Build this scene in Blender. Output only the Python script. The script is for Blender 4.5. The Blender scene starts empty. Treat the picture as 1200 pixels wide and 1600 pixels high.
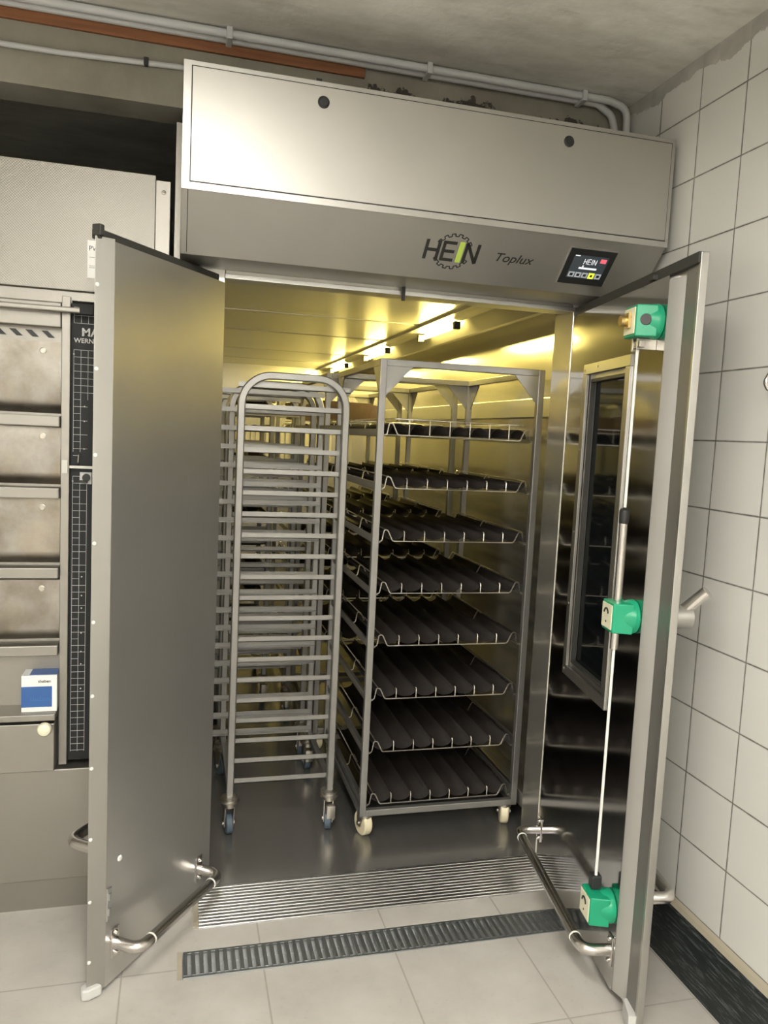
import bpy, bmesh, math, random
from mathutils import Vector, Matrix
random.seed(7)
PI = math.pi
S = bpy.context.scene
COL = S.collection

# ------------------------------------------------------------------ camera
R_ = Vector((0.96625, -0.25240, 0.04832)); F_ = Vector((0.25525, 0.96198, -0.09706))
F_.normalize(); R_ = (R_ - F_ * R_.dot(F_)).normalized(); U_ = R_.cross(F_)
cam = bpy.data.cameras.new('camera'); camo = bpy.data.objects.new('camera', cam); COL.objects.link(camo)
m = Matrix.Identity(4)
for i in range(3):
    m[i][0] = R_[i]; m[i][1] = U_[i]; m[i][2] = -F_[i]
m[0][3], m[1][3], m[2][3] = -0.1266, -2.5709, 1.5843
camo.matrix_world = m
cam.sensor_fit = 'VERTICAL'; cam.sensor_height = 24.0; cam.lens = 24.0 * 1215.08 / 1600
cam.clip_start = 0.02
S.camera = camo
# ------------------------------------------------------------------ world, lights, exposure
w = bpy.data.worlds.new('world'); S.world = w; w.use_nodes = True
w.node_tree.nodes['Background'].inputs[0].default_value = (.9, .95, 1, 1)
w.node_tree.nodes['Background'].inputs[1].default_value = 0.05
S.view_settings.view_transform = 'Standard'; S.view_settings.look = 'None'
S.view_settings.gamma = 1.0; S.view_settings.use_curve_mapping = False
S.view_settings.exposure = 0.66
def area(name, loc, sx, sy, power, color, rot=(0, 0, 0)):
    l = bpy.data.lights.new(name, 'AREA'); l.shape = 'RECTANGLE'; l.size = sx; l.size_y = sy
    l.energy = power; l.color = color
    o = bpy.data.objects.new(name, l); COL.objects.link(o); o.location = loc; o.rotation_euler = rot
    return o
WARM = (1.0, 0.972, 0.925)
# three surface-mounted fluorescent battens; an upward lamp is added above each to brighten the ceiling
for lx, ly, pw_ in ((-0.15, -2.1, 20), (0.1, -4.3, 58), (-2.0, -4.3, 34)):
    area('ceiling_lamp', (lx, ly, 2.64), 0.30, 1.35, pw_, WARM)
    area('added_ceiling_uplight', (lx, ly, 2.66), 0.30, 1.35, pw_ * 1.15, WARM, (PI, 0, 0))

# ------------------------------------------------------------------ materials
class NT:
    def __init__(s, name):
        s.m = bpy.data.materials.new(name); s.m.use_nodes = True; s.t = s.m.node_tree
        s.b = s.t.nodes['Principled BSDF']; s.co = None
    def n(s, typ, **kw):
        x = s.t.nodes.new(typ)
        for k, v in kw.items():
            if k in ('i',):
                for a, b in v.items(): x.inputs[a].default_value = b
            else: setattr(x, k, v)
        return x
    def l(s, a, b): s.t.links.new(a, b)
    def obj(s, scale=(1, 1, 1)):
        tc = s.n('ShaderNodeTexCoord'); mp = s.n('ShaderNodeMapping'); mp.inputs['Scale'].default_value = scale
        s.l(tc.outputs['Object'], mp.inputs['Vector']); return mp.outputs['Vector']
    def math(s, op, a, b=None, c=None):
        x = s.n('ShaderNodeMath', operation=op)
        for i, v in enumerate((a, b, c)):
            if v is None: continue
            if isinstance(v, (int, float)): x.inputs[i].default_value = v
            else: s.l(v, x.inputs[i])
        return x.outputs[0]
    def noise(s, vec, scale, detail=3, rough=.5):
        x = s.n('ShaderNodeTexNoise'); x.inputs['Scale'].default_value = scale
        x.inputs['Detail'].default_value = detail; x.inputs['Roughness'].default_value = rough
        s.l(vec, x.inputs['Vector']); return x.outputs['Fac']
    def ramp(s, fac, stops):
        x = s.n('ShaderNodeValToRGB'); e = x.color_ramp.elements
        while len(e) < len(stops): e.new(.5)
        for k, (p, c) in enumerate(stops):
            e[k].position = p; e[k].color = (c if len(c) == 4 else (*c, 1)) if isinstance(c, tuple) else (c, c, c, 1)
        s.l(fac, x.inputs['Fac']); return x.outputs['Color']
    def mix(s, f, a, b):
        x = s.n('ShaderNodeMix', data_type='RGBA')
        for k, v in ((0, f), (6, a), (7, b)):
            if isinstance(v, (int, float)): x.inputs[k].default_value = v
            elif isinstance(v, tuple): x.inputs[k].default_value = (*v, 1)
            else: s.l(v, x.inputs[k])
        return x.outputs[2]
    def bump(s, h, strength, dist=.002):
        x = s.n('ShaderNodeBump'); x.inputs['Strength'].default_value = strength; x.inputs['Distance'].default_value = dist
        s.l(h, x.inputs['Height']); s.l(x.outputs[0], s.b.inputs['Normal'])
    def set(s, color=None, rough=None, metal=None, spec=None):
        for k, v in (('Base Color', color), ('Roughness', rough), ('Metallic', metal), ('Specular IOR Level', spec)):
            if v is None: continue
            if isinstance(v, tuple): s.b.inputs[k].default_value = (*v, 1)
            elif isinstance(v, (int, float)): s.b.inputs[k].default_value = v
            else: s.l(v, s.b.inputs[k])

def plain(name, color, rough=.5, metal=0., var=.06):
    t = NT(name); v = t.obj(); f = t.noise(v, 14, 4)
    lo = tuple(c * (1 - var) for c in color); hi = tuple(min(1, c * (1 + var)) for c in color)
    t.set(t.mix(f, lo, hi), rough, metal); return t.m
def steel(name, color=(.6, .585, .555), rough=.3, brush=(2, 2, 180), amt=.08, blotch=.06, bump=.03, metal=1.0):
    t = NT(name); v = t.obj(brush); f = t.noise(v, 3, 5, .6)
    v2 = t.obj((1, 1, 1)); g = t.noise(v2, 2.3, 4, .6)
    r = t.math('ADD', t.math('MULTIPLY', t.math('SUBTRACT', f, .5), amt), rough)
    r = t.math('ADD', r, t.math('MULTIPLY', t.math('SUBTRACT', g, .5), blotch))
    lo = tuple(c * .9 for c in color); hi = tuple(min(1, c * 1.08) for c in color)
    t.set(t.mix(g, lo, hi), r, metal)
    t.bump(f, bump, .001)
    return t.m
def emit(name, color, strength):
    t = NT(name); t.set((.02, .02, .02), .3)
    t.b.inputs['Emission Color'].default_value = (*color, 1); t.b.inputs['Emission Strength'].default_value = strength
    return t.m

M = {}
M['header'] = steel('header_steel', (.47, .46, .43), .45, (180, 2, 2), .05, .05, .02)
M['doorsteel'] = steel('door_steel', (.60, .59, .57), .30, (180, 180, 2), .08, .05, .03, .86)
M['doormirror'] = steel('door_mirror_steel', (.56, .55, .53), .115, (2, 2, 180), .05, .03, .02)
M['trimsteel'] = steel('trim_steel', (.48, .47, .445), .40)
M['edgedark'] = steel('edge_strip_steel', (.26, .25, .235), .5, metal=.7)
M['edge'] = steel('edge_profile_steel', (.50, .49, .47), .5, metal=.7)
M['inner'] = steel('inner_steel', (.66, .64, .58), .22, (3, 3, 120), .06, .06, .02, .82)
M['innerceil'] = steel('inner_ceiling_steel', (.74, .72, .66), .30, (2, 120, 2), .06, .06, .02, .7)
M['rack'] = steel('rack_steel', (.31, .303, .288), .38, (60, 60, 60), .08, .1, .02, .75)
M['tube'] = steel('tube_steel', (.68, .65, .62), .24, (3, 3, 3), .04, .05, .0)
M['wire'] = steel('wire_steel', (.60, .57, .52), .28)
M['alu'] = steel('ribbed_aluminium', (.72, .72, .72), .34, (2, 120, 120), .12, .15, .03)
M['gate'] = steel('galvanised_grate', (.34, .36, .36), .5, (20, 20, 20), .1, .1, .05)
M['oven'] = steel('oven_steel', (.34, .325, .295), .48, (3, 3, 120), .06, .1, .03)
M['floorplate'] = steel('floor_plate_steel', (.28, .27, .255), .24, (3, 90, 3), .1, .12, .03, .7)
M['cast'] = steel('caster_zinc', (.50, .47, .42), .42, (20, 20, 20), .1, .1, .02)
M['brass'] = steel('brass', (.72, .55, .25), .3, (20, 20, 20))
M['black'] = plain('black_plastic', (.02, .02, .02), .45)
M['gasket'] = plain('gasket_rubber', (.035, .035, .03), .6)
M['white'] = plain('white_plastic', (.75, .75, .71), .45)
M['foot'] = plain('grey_white_plastic', (.52, .52, .50), .5)
M['cream'] = plain('cream_plastic', (.83, .80, .60), .35)
M['green'] = plain('green_plastic', (.009, .31, .16), .32)
M['blue'] = plain('blue_print', (.03, .11, .33), .4)
M['bluetext'] = plain('pale_blue_print', (.05, .16, .42), .4)
M['bluewheel'] = plain('blue_grey_rubber', (.085, .12, .155), .45)
M['creamwheel'] = plain('cream_nylon', (.74, .67, .47), .4)
M['paper'] = plain('white_card', (.82, .82, .80), .5)
M['ink'] = plain('dark_ink', (.022, .021, .018), .4)
M['lime'] = plain('lime_print', (.45, .62, .10), .4)
M['conduit'] = plain('grey_conduit', (.47, .48, .48), .45)
M['beige'] = plain('beige_grout', (.38, .34, .26), .7)
M['panelblack'] = plain('black_panel', (.008, .009, .009), .65)
M['silver'] = plain('silver_print', (.55, .55, .54), .5)
M['dark'] = plain('dark_void', (.02, .02, .02), .9)
M['tube_light'] = emit('yellow_tube_light', (1.0, .79, .21), 175)
M['screen_grey'] = emit('screen_grey', (.018, .024, .028), 1.0)
M['screen_white'] = emit('screen_white', (.9, .9, .9), .75)
M['screen_mid'] = emit('screen_mid', (.35, .36, .36), .7)
M['screen_red'] = emit('screen_red', (.8, .12, .15), .8)
M['screen_lime'] = emit('screen_lime', (.75, .95, .05), .9)

def m_sheet():
    t = NT('dark_perforated_sheet'); v = t.obj()
    x = t.n('ShaderNodeTexVoronoi'); x.inputs['Scale'].default_value = 190; t.l(v, x.inputs['Vector'])
    f = t.ramp(x.outputs['Distance'], [(.25, .25), (.4, 1.)])
    g = t.noise(v, 9, 4)
    t.set(t.mix(f, (.006, .0055, .005), t.mix(g, (.012, .0095, .0082), (.026, .0205, .0175))), .65, .0, .22); return t.m
M['sheet'] = m_sheet()
def m_tin():
    t = NT('brown_tin'); v = t.obj(); g = t.noise(v, 12, 5)
    t.set(t.mix(g, (.10, .07, .05), (.24, .17, .12)), .5, .6); return t.m
M['tin'] = m_tin()
def m_wood():
    t = NT('brown_wood'); v = t.obj((1, 14, 14)); g = t.noise(v, 5, 6)
    t.set(t.mix(g, (.10, .035, .012), (.30, .12, .045)), .7); return t.m
M['wood'] = m_wood()
def m_tile():
    t = NT('white_wall_tile'); tc = t.n('ShaderNodeTexCoord'); sp = t.n('ShaderNodeSeparateXYZ'); t.l(tc.outputs['Object'], sp.inputs[0])
    v = t.obj()
    def edge(c, off, size):
        u = t.math('FRACT', t.math('DIVIDE', t.math('SUBTRACT', c, off), size))
        d = t.math('MINIMUM', u, t.math('SUBTRACT', 1.0, u)); return t.math('MULTIPLY', d, size)
    a = edge(sp.outputs['Y'], -0.6148 - 0.2068 * 30, 0.2068); b = edge(sp.outputs['Z'], 0.2168, 0.2)
    wob = t.math('MULTIPLY', t.math('SUBTRACT', t.noise(v, 30, 3), .5), .0016)
    d = t.math('ADD', t.math('MINIMUM', a, b), wob)
    g = t.ramp(d, [(.0025, 0.), (.0035, 1.)])
    # plaster smeared over the top edge, below the ceiling
    pn = t.math('ADD', sp.outputs['Z'], t.math('MULTIPLY', t.math('SUBTRACT', t.noise(t.obj((1, 1, 1)), 7, 5, .7), .5), .13))
    pf = t.ramp(pn, [(.0, 0.), (1., 0.)])
    plast = t.math('GREATER_THAN', pn, 2.735)
    cell = t.noise(v, 1.4, 2)
    tile = t.mix(cell, (.60, .60, .565), (.68, .675, .64))
    gr = t.mix(t.noise(v, 40, 4), (.035, .030, .022), (.10, .085, .06))
    c = t.mix(g, gr, tile)
    pl = t.mix(t.noise(v, 16, 5), (.26, .25, .22), (.52, .50, .46))
    c = t.mix(plast, c, pl)
    rr = t.math('ADD', t.math('MULTIPLY', plast, .5), t.math('ADD', t.math('MULTIPLY', t.math('SUBTRACT', 1.0, g), .5), .22))
    t.set(c, rr, 0.)
    t.bump(t.math('ADD', g, t.math('MULTIPLY', t.noise(v, 6, 2), .4)), .35, .0015)
    return t.m
M['tile'] = m_tile()
def m_floor():
    t = NT('floor_tile'); tc = t.n('ShaderNodeTexCoord'); sp = t.n('ShaderNodeSeparateXYZ'); t.l(tc.outputs['Object'], sp.inputs[0]); v = t.obj()
    def edge(c, off, size):
        u = t.math('FRACT', t.math('DIVIDE', t.math('SUBTRACT', c, off), size))
        d = t.math('MINIMUM', u, t.math('SUBTRACT', 1.0, u)); return t.math('MULTIPLY', d, size)
    d = t.math('MINIMUM', edge(sp.outputs['X'], .147 - 20 * .4035, .4035), edge(sp.outputs['Y'], -.370 - 20 * .4, .4))
    g = t.ramp(d, [(.0016, 0.), (.0034, 1.)])
    n1 = t.noise(v, 3.2, 5, .6); n2 = t.noise(v, 60, 3)
    body = t.mix(t.ramp(n1, [(.3, 0.), (.7, 1.)]), (.40, .38, .345), (.53, .51, .475))
    body = t.mix(t.math('MULTIPLY', t.ramp(n2, [(.62, 0.), (.75, 1.)]), .25), body, (.3, .28, .25))
    t.set(t.mix(g, (.30, .275, .24), body), t.math('ADD', .42, t.math('MULTIPLY', n1, .25)), 0.)
    t.bump(t.math('ADD', g, t.math('MULTIPLY', n1, .5)), .25, .001)
    return t.m
M['floor'] = m_floor()
def m_ceiling():
    t = NT('stained_plaster_ceiling'); v = t.obj((.8, 1.6, 1)); a = t.noise(v, 2.6, 6, .62); b = t.noise(t.obj((1, 3, 1)), 5, 5, .6); c = t.noise(t.obj(), 30, 4)
    col = t.mix(t.ramp(a, [(.32, 0.), (.66, 1.)]), (.47, .455, .40), (.74, .725, .67))
    col = t.mix(t.math('MULTIPLY', t.ramp(b, [(.56, 0.), (.72, 1.)]), .45), col, (.36, .34, .29))
    t.set(col, .8); t.bump(t.math('ADD', c, b), .35, .004); return t.m
M['ceiling'] = m_ceiling()
def m_beam():
    t = NT('old_grey_plaster'); v = t.obj(); a = t.noise(v, 4, 6, .6); b = t.noise(v, 9, 6, .7); c = t.noise(v, 40, 4)
    col = t.mix(t.ramp(a, [(.3, 0.), (.7, 1.)]), (.17, .155, .12), (.27, .255, .21))
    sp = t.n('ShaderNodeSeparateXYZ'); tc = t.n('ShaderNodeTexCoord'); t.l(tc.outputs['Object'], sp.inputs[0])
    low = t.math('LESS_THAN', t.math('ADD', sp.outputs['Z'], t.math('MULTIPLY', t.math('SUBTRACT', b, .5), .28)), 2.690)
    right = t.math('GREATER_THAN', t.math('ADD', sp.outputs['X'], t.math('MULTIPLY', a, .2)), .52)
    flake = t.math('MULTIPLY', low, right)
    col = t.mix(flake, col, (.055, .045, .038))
    t.set(col, .85); t.bump(t.math('ADD', t.math('MULTIPLY', c, .4), t.math('SUBTRACT', 1.0, flake)), .6, .004); return t.m
M['beam'] = m_beam()
M['void'] = plain('recess_shade_wall', (.035, .033, .028), .9, var=.3)  # darkness of the deep recess put into the wall colour
M['roomwall'] = plain('pale_wall', (.52, .51, .48), .6)
def m_skirt():
    t = NT('black_painted_skirting'); v = t.obj((1, 1.2, 14)); g = t.noise(v, 12, 6, .7)
    col = t.mix(t.ramp(g, [(.53, 0.), (.62, 1.)]), (.010, .014, .015), (.10, .11, .11))
    t.set(col, .45); t.bump(g, .5, .003); return t.m
M['skirt'] = m_skirt()
def m_stained():
    t = NT('stained_deck_steel'); v = t.obj(); g = t.noise(v, 7, 6, .62); h = t.noise(v, 3, 5, .6)
    col = t.mix(t.ramp(g, [(.35, 0.), (.68, 1.)]), (.22, .195, .16), (.41, .39, .355))
    t.set(t.mix(t.ramp(h, [(.55, 0.), (.7, .6)]), col, (.42, .35, .26)), t.math('ADD', .28, t.math('MULTIPLY', g, .2)), .9)
    t.bump(g, .12, .004); return t.m
M['deck'] = m_stained()
def m_dimple():
    t = NT('dimpled_hood_steel'); tc = t.n('ShaderNodeTexCoord'); sp = t.n('ShaderNodeSeparateXYZ'); t.l(tc.outputs['Object'], sp.inputs[0])
    a = t.math('SINE', t.math('MULTIPLY', sp.outputs['X'], 2 * PI / .008)); b = t.math('SINE', t.math('MULTIPLY', sp.outputs['Z'], 2 * PI / .008))
    h = t.math('MULTIPLY', a, b); g = t.noise(t.obj(), 3, 4)
    t.set(t.mix(g, (.29, .28, .25), (.345, .33, .30)), .5, 1.); t.bump(h, .25, .0008); return t.m
M['dimple'] = m_dimple()
def m_glass():
    t = NT('dark_window_glass'); t.set((.006, .008, .009), .05, 0., .7); return t.m
M['glass'] = m_glass()

# ------------------------------------------------------------------ geometry helpers
class MB:
    def __init__(s): s.bm = bmesh.new()
    def box(s, x0, x1, y0, y1, z0, z1, mt=None, bev=0):
        r = bmesh.ops.create_cube(s.bm, size=1); vs = r['verts']
        bmesh.ops.scale(s.bm, verts=vs, vec=(abs(x1 - x0), abs(y1 - y0), abs(z1 - z0)))
        bmesh.ops.translate(s.bm, verts=vs, vec=((x0 + x1) / 2, (y0 + y1) / 2, (z0 + z1) / 2))
        if bev:
            es = list({e for v in vs for e in v.link_edges})
            r2 = bmesh.ops.bevel(s.bm, geom=es, offset=bev, segments=2, affect='EDGES', profile=.5)
            vs = list({v for f in r2['faces'] for v in f.verts} | {v for v in vs if v.is_valid})
        if mt is not None: bmesh.ops.transform(s.bm, verts=[v for v in vs if v.is_valid], matrix=mt)
        return s
    def prism(s, pts, axis, a, b):
        """pts 2D polygon, extruded along axis (0,1,2) from a to b"""
        def P(p, q):
            if axis == 0: return (q, p[0], p[1])
            if axis == 1: return (p[0], q, p[1])
            return (p[0], p[1], q)
        A = [s.bm.verts.new(P(p, a)) for p in pts]; B = [s.bm.verts.new(P(p, b)) for p in pts]
        s.bm.faces.new(A); s.bm.faces.new(B[::-1]); n = len(pts)
        for i in range(n): s.bm.faces.new((A[i], B[i], B[(i + 1) % n], A[(i + 1) % n]))
        return s
    def cyl(s, p, q, r, r2=None, n=20, caps=True):
        p = Vector(p); q = Vector(q); r2 = r if r2 is None else r2
        d = (q - p); L = d.length; mt = Matrix.Translation((p + q) / 2) @ d.to_track_quat('Z', 'Y').to_matrix().to_4x4()
        bmesh.ops.create_cone(s.bm, cap_ends=caps, segments=n, radius1=r, radius2=r2, depth=L, matrix=mt); return s
    def sweep(s, path, sec, closed=False, up=None):
        """sweep a 2D section (list of (a,b)) along a 3D path"""
        path = [Vector(p) for p in path]; n = len(path); rings = []
        t0 = (path[1] - path[0]).normalized(); u = Vector(up) if up else (Vector((0, 0, 1)) if abs(t0.z) < .9 else Vector((0, 1, 0)))
        u = (u - t0 * u.dot(t0)).normalized(); prev = t0
        for i, p in enumerate(path):
            if closed: t = (path[(i + 1) % n] - path[i - 1]).normalized(); k = 1
            elif i == 0: t = t0
            elif i == n - 1: t = (path[-1] - path[-2]).normalized()
            else: t = ((path[i + 1] - p).normalized() + (p - path[i - 1]).normalized()).normalized()
            q = prev.rotation_difference(t); u = q @ u; u = (u - t * u.dot(t)).normalized(); prev = t
            v = t.cross(u)
            k = 1.0
            if 0 < i < n - 1 and not closed:
                c = t.dot((p - path[i - 1]).normalized()); k = 1 / max(.5, c)
            rings.append([s.bm.verts.new(p + u * a * k + v * b) if False else s.bm.verts.new(p + u * a + v * b) for a, b in sec])
        m_ = len(sec)
        rng = range(n if closed else n - 1)
        for i in rng:
            A = rings[i]; B = rings[(i + 1) % n]
            for j in range(m_): s.bm.faces.new((A[j], A[(j + 1) % m_], B[(j + 1) % m_], B[j]))
        if not closed:
            s.bm.faces.new(rings[0][::-1]); s.bm.faces.new(rings[-1])
        return s
    def tube(s, path, r, n=12, closed=False):
        return s.sweep(path, [(r * math.cos(2 * PI * k / n), r * math.sin(2 * PI * k / n)) for k in range(n)], closed)
    def lathe(s, prof, c, axis, n=28):
        """prof list of (radius, height) along axis from c"""
        ax = Vector(axis).normalized(); q = ax.to_track_quat('Z', 'Y'); rings = []
        for r, h in prof:
            rings.append([s.bm.verts.new(Vector(c) + q @ Vector((max(r, 1e-4) * math.cos(2 * PI * k / n), max(r, 1e-4) * math.sin(2 * PI * k / n), h))) for k in range(n)])
        for A, B in zip(rings, rings[1:]):
            for j in range(n): s.bm.faces.new((A[j], A[(j + 1) % n], B[(j + 1) % n], B[j]))
        s.bm.faces.new(rings[0][::-1]); s.bm.faces.new(rings[-1]); return s
    def build(s, name, mat, parent=None, smooth=False, bevel=0, matrix=None, solid=0):
        bmesh.ops.recalc_face_normals(s.bm, faces=s.bm.faces)
        me = bpy.data.meshes.new(name); s.bm.to_mesh(me); s.bm.free()
        o = bpy.data.objects.new(name, me); COL.objects.link(o)
        me.materials.append(M[mat] if isinstance(mat, str) else mat)
        if smooth:
            for p in me.polygons: p.use_smooth = True
            me.set_sharp_from_angle(angle=math.radians(40))
        if solid:
            md = o.modifiers.new('thick', 'SOLIDIFY'); md.thickness = solid; md.offset = 0
        if bevel:
            md = o.modifiers.new('bev', 'BEVEL'); md.width = bevel; md.segments = 2; md.limit_method = 'ANGLE'; md.angle_limit = .7
            md.harden_normals = True
            for p in me.polygons: p.use_smooth = True
            me.set_sharp_from_angle(angle=math.radians(40))
        if matrix is not None: o.matrix_world = matrix
        if parent is not None: o.parent = parent
        return o
def arc(c, r, a0, a1, n, ax1, ax2):
    c = Vector(c); ax1 = Vector(ax1); ax2 = Vector(ax2)
    return [c + ax1 * (r * math.cos(a0 + (a1 - a0) * k / n)) + ax2 * (r * math.sin(a0 + (a1 - a0) * k / n)) for k in range(n + 1)]
def fillet(pts, r, n=6):
    pts = [Vector(p) for p in pts]; out = [pts[0]]
    for a, b, c in zip(pts, pts[1:], pts[2:]):
        u = (a - b).normalized(); v = (c - b).normalized(); ang = u.angle(v)
        d = min(r / math.tan(ang / 2), (a - b).length * .49, (c - b).length * .49)
        p = b + u * d; q = b + v * d
        for k in range(n + 1):
            t = k / n; out.append(p * (1 - t) ** 2 + b * 2 * t * (1 - t) + q * t * t)
    out.append(pts[-1]); return out
def tag(o, label=None, cat=None, group=None, kind=None):
    for k, v in (('label', label), ('category', cat), ('group', group), ('kind', kind)):
        if v: o[k] = v
    return o
def thing(name, label, cat, loc=(0, 0, 0), rz=0, group=None):
    o = bpy.data.objects.new(name, None); COL.objects.link(o); o.location = loc; o.rotation_euler = (0, 0, rz)
    o.empty_display_size = .1
    return tag(o, label, cat, group)
def struct(o): o['kind'] = 'structure'; return o
def copy_tree(o, parent=None):
    c = o.copy(); COL.objects.link(c)
    if parent is not None: c.parent = parent
    for ch in list(o.children): copy_tree(ch, c)
    return c
def text(name, body, size, mat, parent, matrix, depth=.0006, width=None, shear=0, bold=0):
    cu = bpy.data.curves.new(name, 'FONT'); cu.body = body; cu.size = size; cu.extrude = depth; cu.shear = shear; cu.offset = bold
    tmp = bpy.data.objects.new(name + '_tmp', cu); COL.objects.link(tmp)
    bpy.context.view_layer.update()
    dg = bpy.context.evaluated_depsgraph_get(); me = bpy.data.meshes.new_from_object(tmp.evaluated_get(dg))
    bpy.data.objects.remove(tmp)
    if width:
        xs = [v.co.x for v in me.vertices]; k = width / (max(xs) - min(xs)); x0 = min(xs)
        for v in me.vertices: v.co.x = (v.co.x - x0) * k
    o = bpy.data.objects.new(name, me); COL.objects.link(o); me.materials.clear(); me.materials.append(M[mat])
    o.matrix_world = matrix; o.parent = parent; return o
def front(x, y, z):      # text frame upright on a wall that faces -y
    return Matrix.Translation((x, y, z)) @ Matrix.Rotation(PI / 2, 4, 'X')

# ================================================================== THE ROOM
XR = 1.379; ZC = 2.78; X0 = -3.0; Y0 = -5.6
# floor with the drain channel cut out
DX0, DX1, DY0, DY1 = -.088, 1.30, -.414, -.291
b = MB()
b.box(X0, XR, Y0, DY0, -.05, 0); b.box(X0, DX0, DY0, DY1, -.05, 0); b.box(DX1, XR, DY0, DY1, -.05, 0); b.box(X0, XR, DY1, 4.5, -.05, 0)
struct(b.build('floor', 'floor'))
struct(MB().box(X0, XR, Y0, 4.5, ZC, ZC + .1).build('ceiling', 'ceiling'))
struct(MB().box(XR, XR + .1, Y0, .02, 0, ZC).build('wall_right', 'tile'))
struct(MB().box(X0, XR, .0, .14, 2.55, ZC).build('wall_back', 'beam'))
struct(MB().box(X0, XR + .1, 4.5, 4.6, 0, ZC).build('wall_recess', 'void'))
struct(MB().box(X0 - .1, X0, Y0, 4.6, 0, ZC).build('wall_left', 'roomwall'))
struct(MB().box(X0 - .1, XR + .1, Y0 - .1, Y0, 0, ZC).build('wall_front', 'roomwall'))
struct(MB().box(XR, XR + .1, .02, 4.5, 0, ZC).build('wall_right_recess', 'void'))
b = MB().prism([(XR, 0), (XR - .016, 0), (XR - .014, .183), (XR - .008, .19), (XR, .19)], 1, Y0, -.02)
struct(b.build('baseboard_right', 'skirt'))
struct(MB().prism([(XR, .19), (XR - .010, .19), (XR - .006, .205), (XR, .216)], 1, Y0, -.02).build('trim_1', 'beige'))
# ================================================================== PROVING CHAMBER
ch = thing('proving_chamber', 'large walk-in steel proving chamber with open doors and a yellow-lit interior', 'proving chamber', (.6, 0, 0))
def P(o): # parent keeping coordinates
    o.parent = ch; o.location = (o.location[0] - .6, o.location[1], o.location[2]); return o
IX0, IX1, IY0, IY1, IZ1 = -.08, 1.345, .08, 4.2, 2.135
P(MB().box(IX0 - .05, IX1 + .02, IY0 - .08, IY1 + .05, .0, .018).build('floor_plate', 'floorplate'))
P(MB().box(IX1, IX1 + .03, .14, IY1 + .05, .018, 2.2).build('side_wall', 'inner'))
P(MB().box(-.155, IX0, 0, IY1 + .05, .018, 2.2).build('side_wall', 'inner'))
P(MB().box(IX0, IX1, IY1, IY1 + .05, .018, 2.2).build('back_wall', 'inner'))
b = MB()
ys = [.08, 1.16, 1.88, 2.88, 3.6, IY1]
for a, c in zip(ys, ys[1:]): b.box(IX0, IX1, a + .018, c - .018, IZ1, IZ1 + .065)
b.box(IX0, IX1, .08, IY1, IZ1 + .040, IZ1 + .065)
P(b.build('ceiling_panel', 'innerceil', bevel=.004))
# ceiling light profile along the depth
lt = P(MB().prism([(1.00, IZ1), (1.005, IZ1 - .010), (1.035, IZ1 - .010), (1.05, IZ1 - .008), (1.105, IZ1 - .010), (1.165, IZ1 - .062), (1.19, IZ1 - .062), (1.195, IZ1)], 1, .1, IY1).build('light_profile', 'trimsteel'))
for a, c in ((.85, 1.40), (2.08, 2.66), (3.3, 3.88)):
    tb = MB().cyl((1.08, a, IZ1 - .034), (1.08, c, IZ1 - .034), .0095, n=14).build('light_tube', 'tube_light', smooth=True); tb.parent = lt
    for e in (a, c):
        q = MB().box(1.065, 1.095, e - .012, e + .012, IZ1 - .05, IZ1 - .016).build('lamp_holder', 'black'); q.parent = lt
# bumper rails on the walls
P(MB().box(IX1 - .022, IX1, .145, IY1, 1.693, 1.775, bev=.003).build('bumper_rail', 'alu'))
P(MB().box(IX1 - .10, IX1 - .06, .145, IY1, .11, .17, bev=.003).box(IX1 - .07, IX1, .145, IY1, .13, .15).build('bumper_rail', 'trimsteel'))
P(MB().box(IX0, IX0 + .022, .09, IY1, 1.693, 1.775, bev=.003).build('bumper_rail', 'trimsteel'))
P(MB().box(IX0, IX1, IY1 - .022, IY1, 1.70, 1.775, bev=.003).build('bumper_rail', 'trimsteel'))
# ribbed air outlet panels on the back wall
b = MB(); b.box(.05, 1.15, IY1 - .07, IY1 - .001, 1.28, 1.60)
k = .07
while k < 1.14: b.box(k, k + .022, IY1 - .095, IY1 - .07, 1.29, 1.59); k += .042
P(b.build('air_outlet', 'innerceil', bevel=.002))
# front frame
P(MB().box(1.217, IX1 + .03, 0, .14, .018, 2.2).build('jamb', 'inner', bevel=.003))
P(MB().box(-.155, .0, 0, .08, .018, 2.2).build('jamb', 'doorsteel', bevel=.003))
P(MB().box(0, 1.217, .0, .08, 2.07, 2.2).build('lintel', 'trimsteel', bevel=.002))
P(MB().box(-.002, 1.219, -.010, .07, 2.055, 2.070).build('lintel_trim', 'alu', bevel=.002))
P(MB().box(.575, .585, -.028, -.018, 2.035, 2.08).build('door_catch', 'black'))
# ramp threshold
pts = [(0, .0), (0, .026)]
n = 13
for i in range(n):
    t0 = i / n; y0 = -.19 * t0; z0 = .026 * (1 - t0) + .003 * t0
    y1 = -.19 * (i + .62) / n; z1 = .026 * (1 - (i + .62) / n) + .003 * (i + .62) / n
    pts += [(y0, z0), (y1, z1), (y1 - .002, z1 - .0017), (-.19 * (i + 1) / n + .002, z1 - .0024)]
pts += [(-.19, .0)]
rm = P(MB().prism(pts, 0, -.035, 1.215).build('threshold_ramp', 'alu'))
q = P(MB().prism([(0, 0), (0, .022), (-.185, .002), (-.185, 0)], 0, -.052, -.036).build('ramp_end', 'beige'))
# ---- header
HY = -.325
hb = MB().prism([(0, 2.2), (0, 2.551), (-.33, 2.551), (-.33, 2.2275), (-.3265, 2.2275), (-.18, 2.081), (0, 2.081), (0, 2.2)][:7], 0, -.139, 1.355)
hd = P(hb.build('header_housing', 'header', bevel=.0015))
def H(o): o.parent = hd; return o
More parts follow.
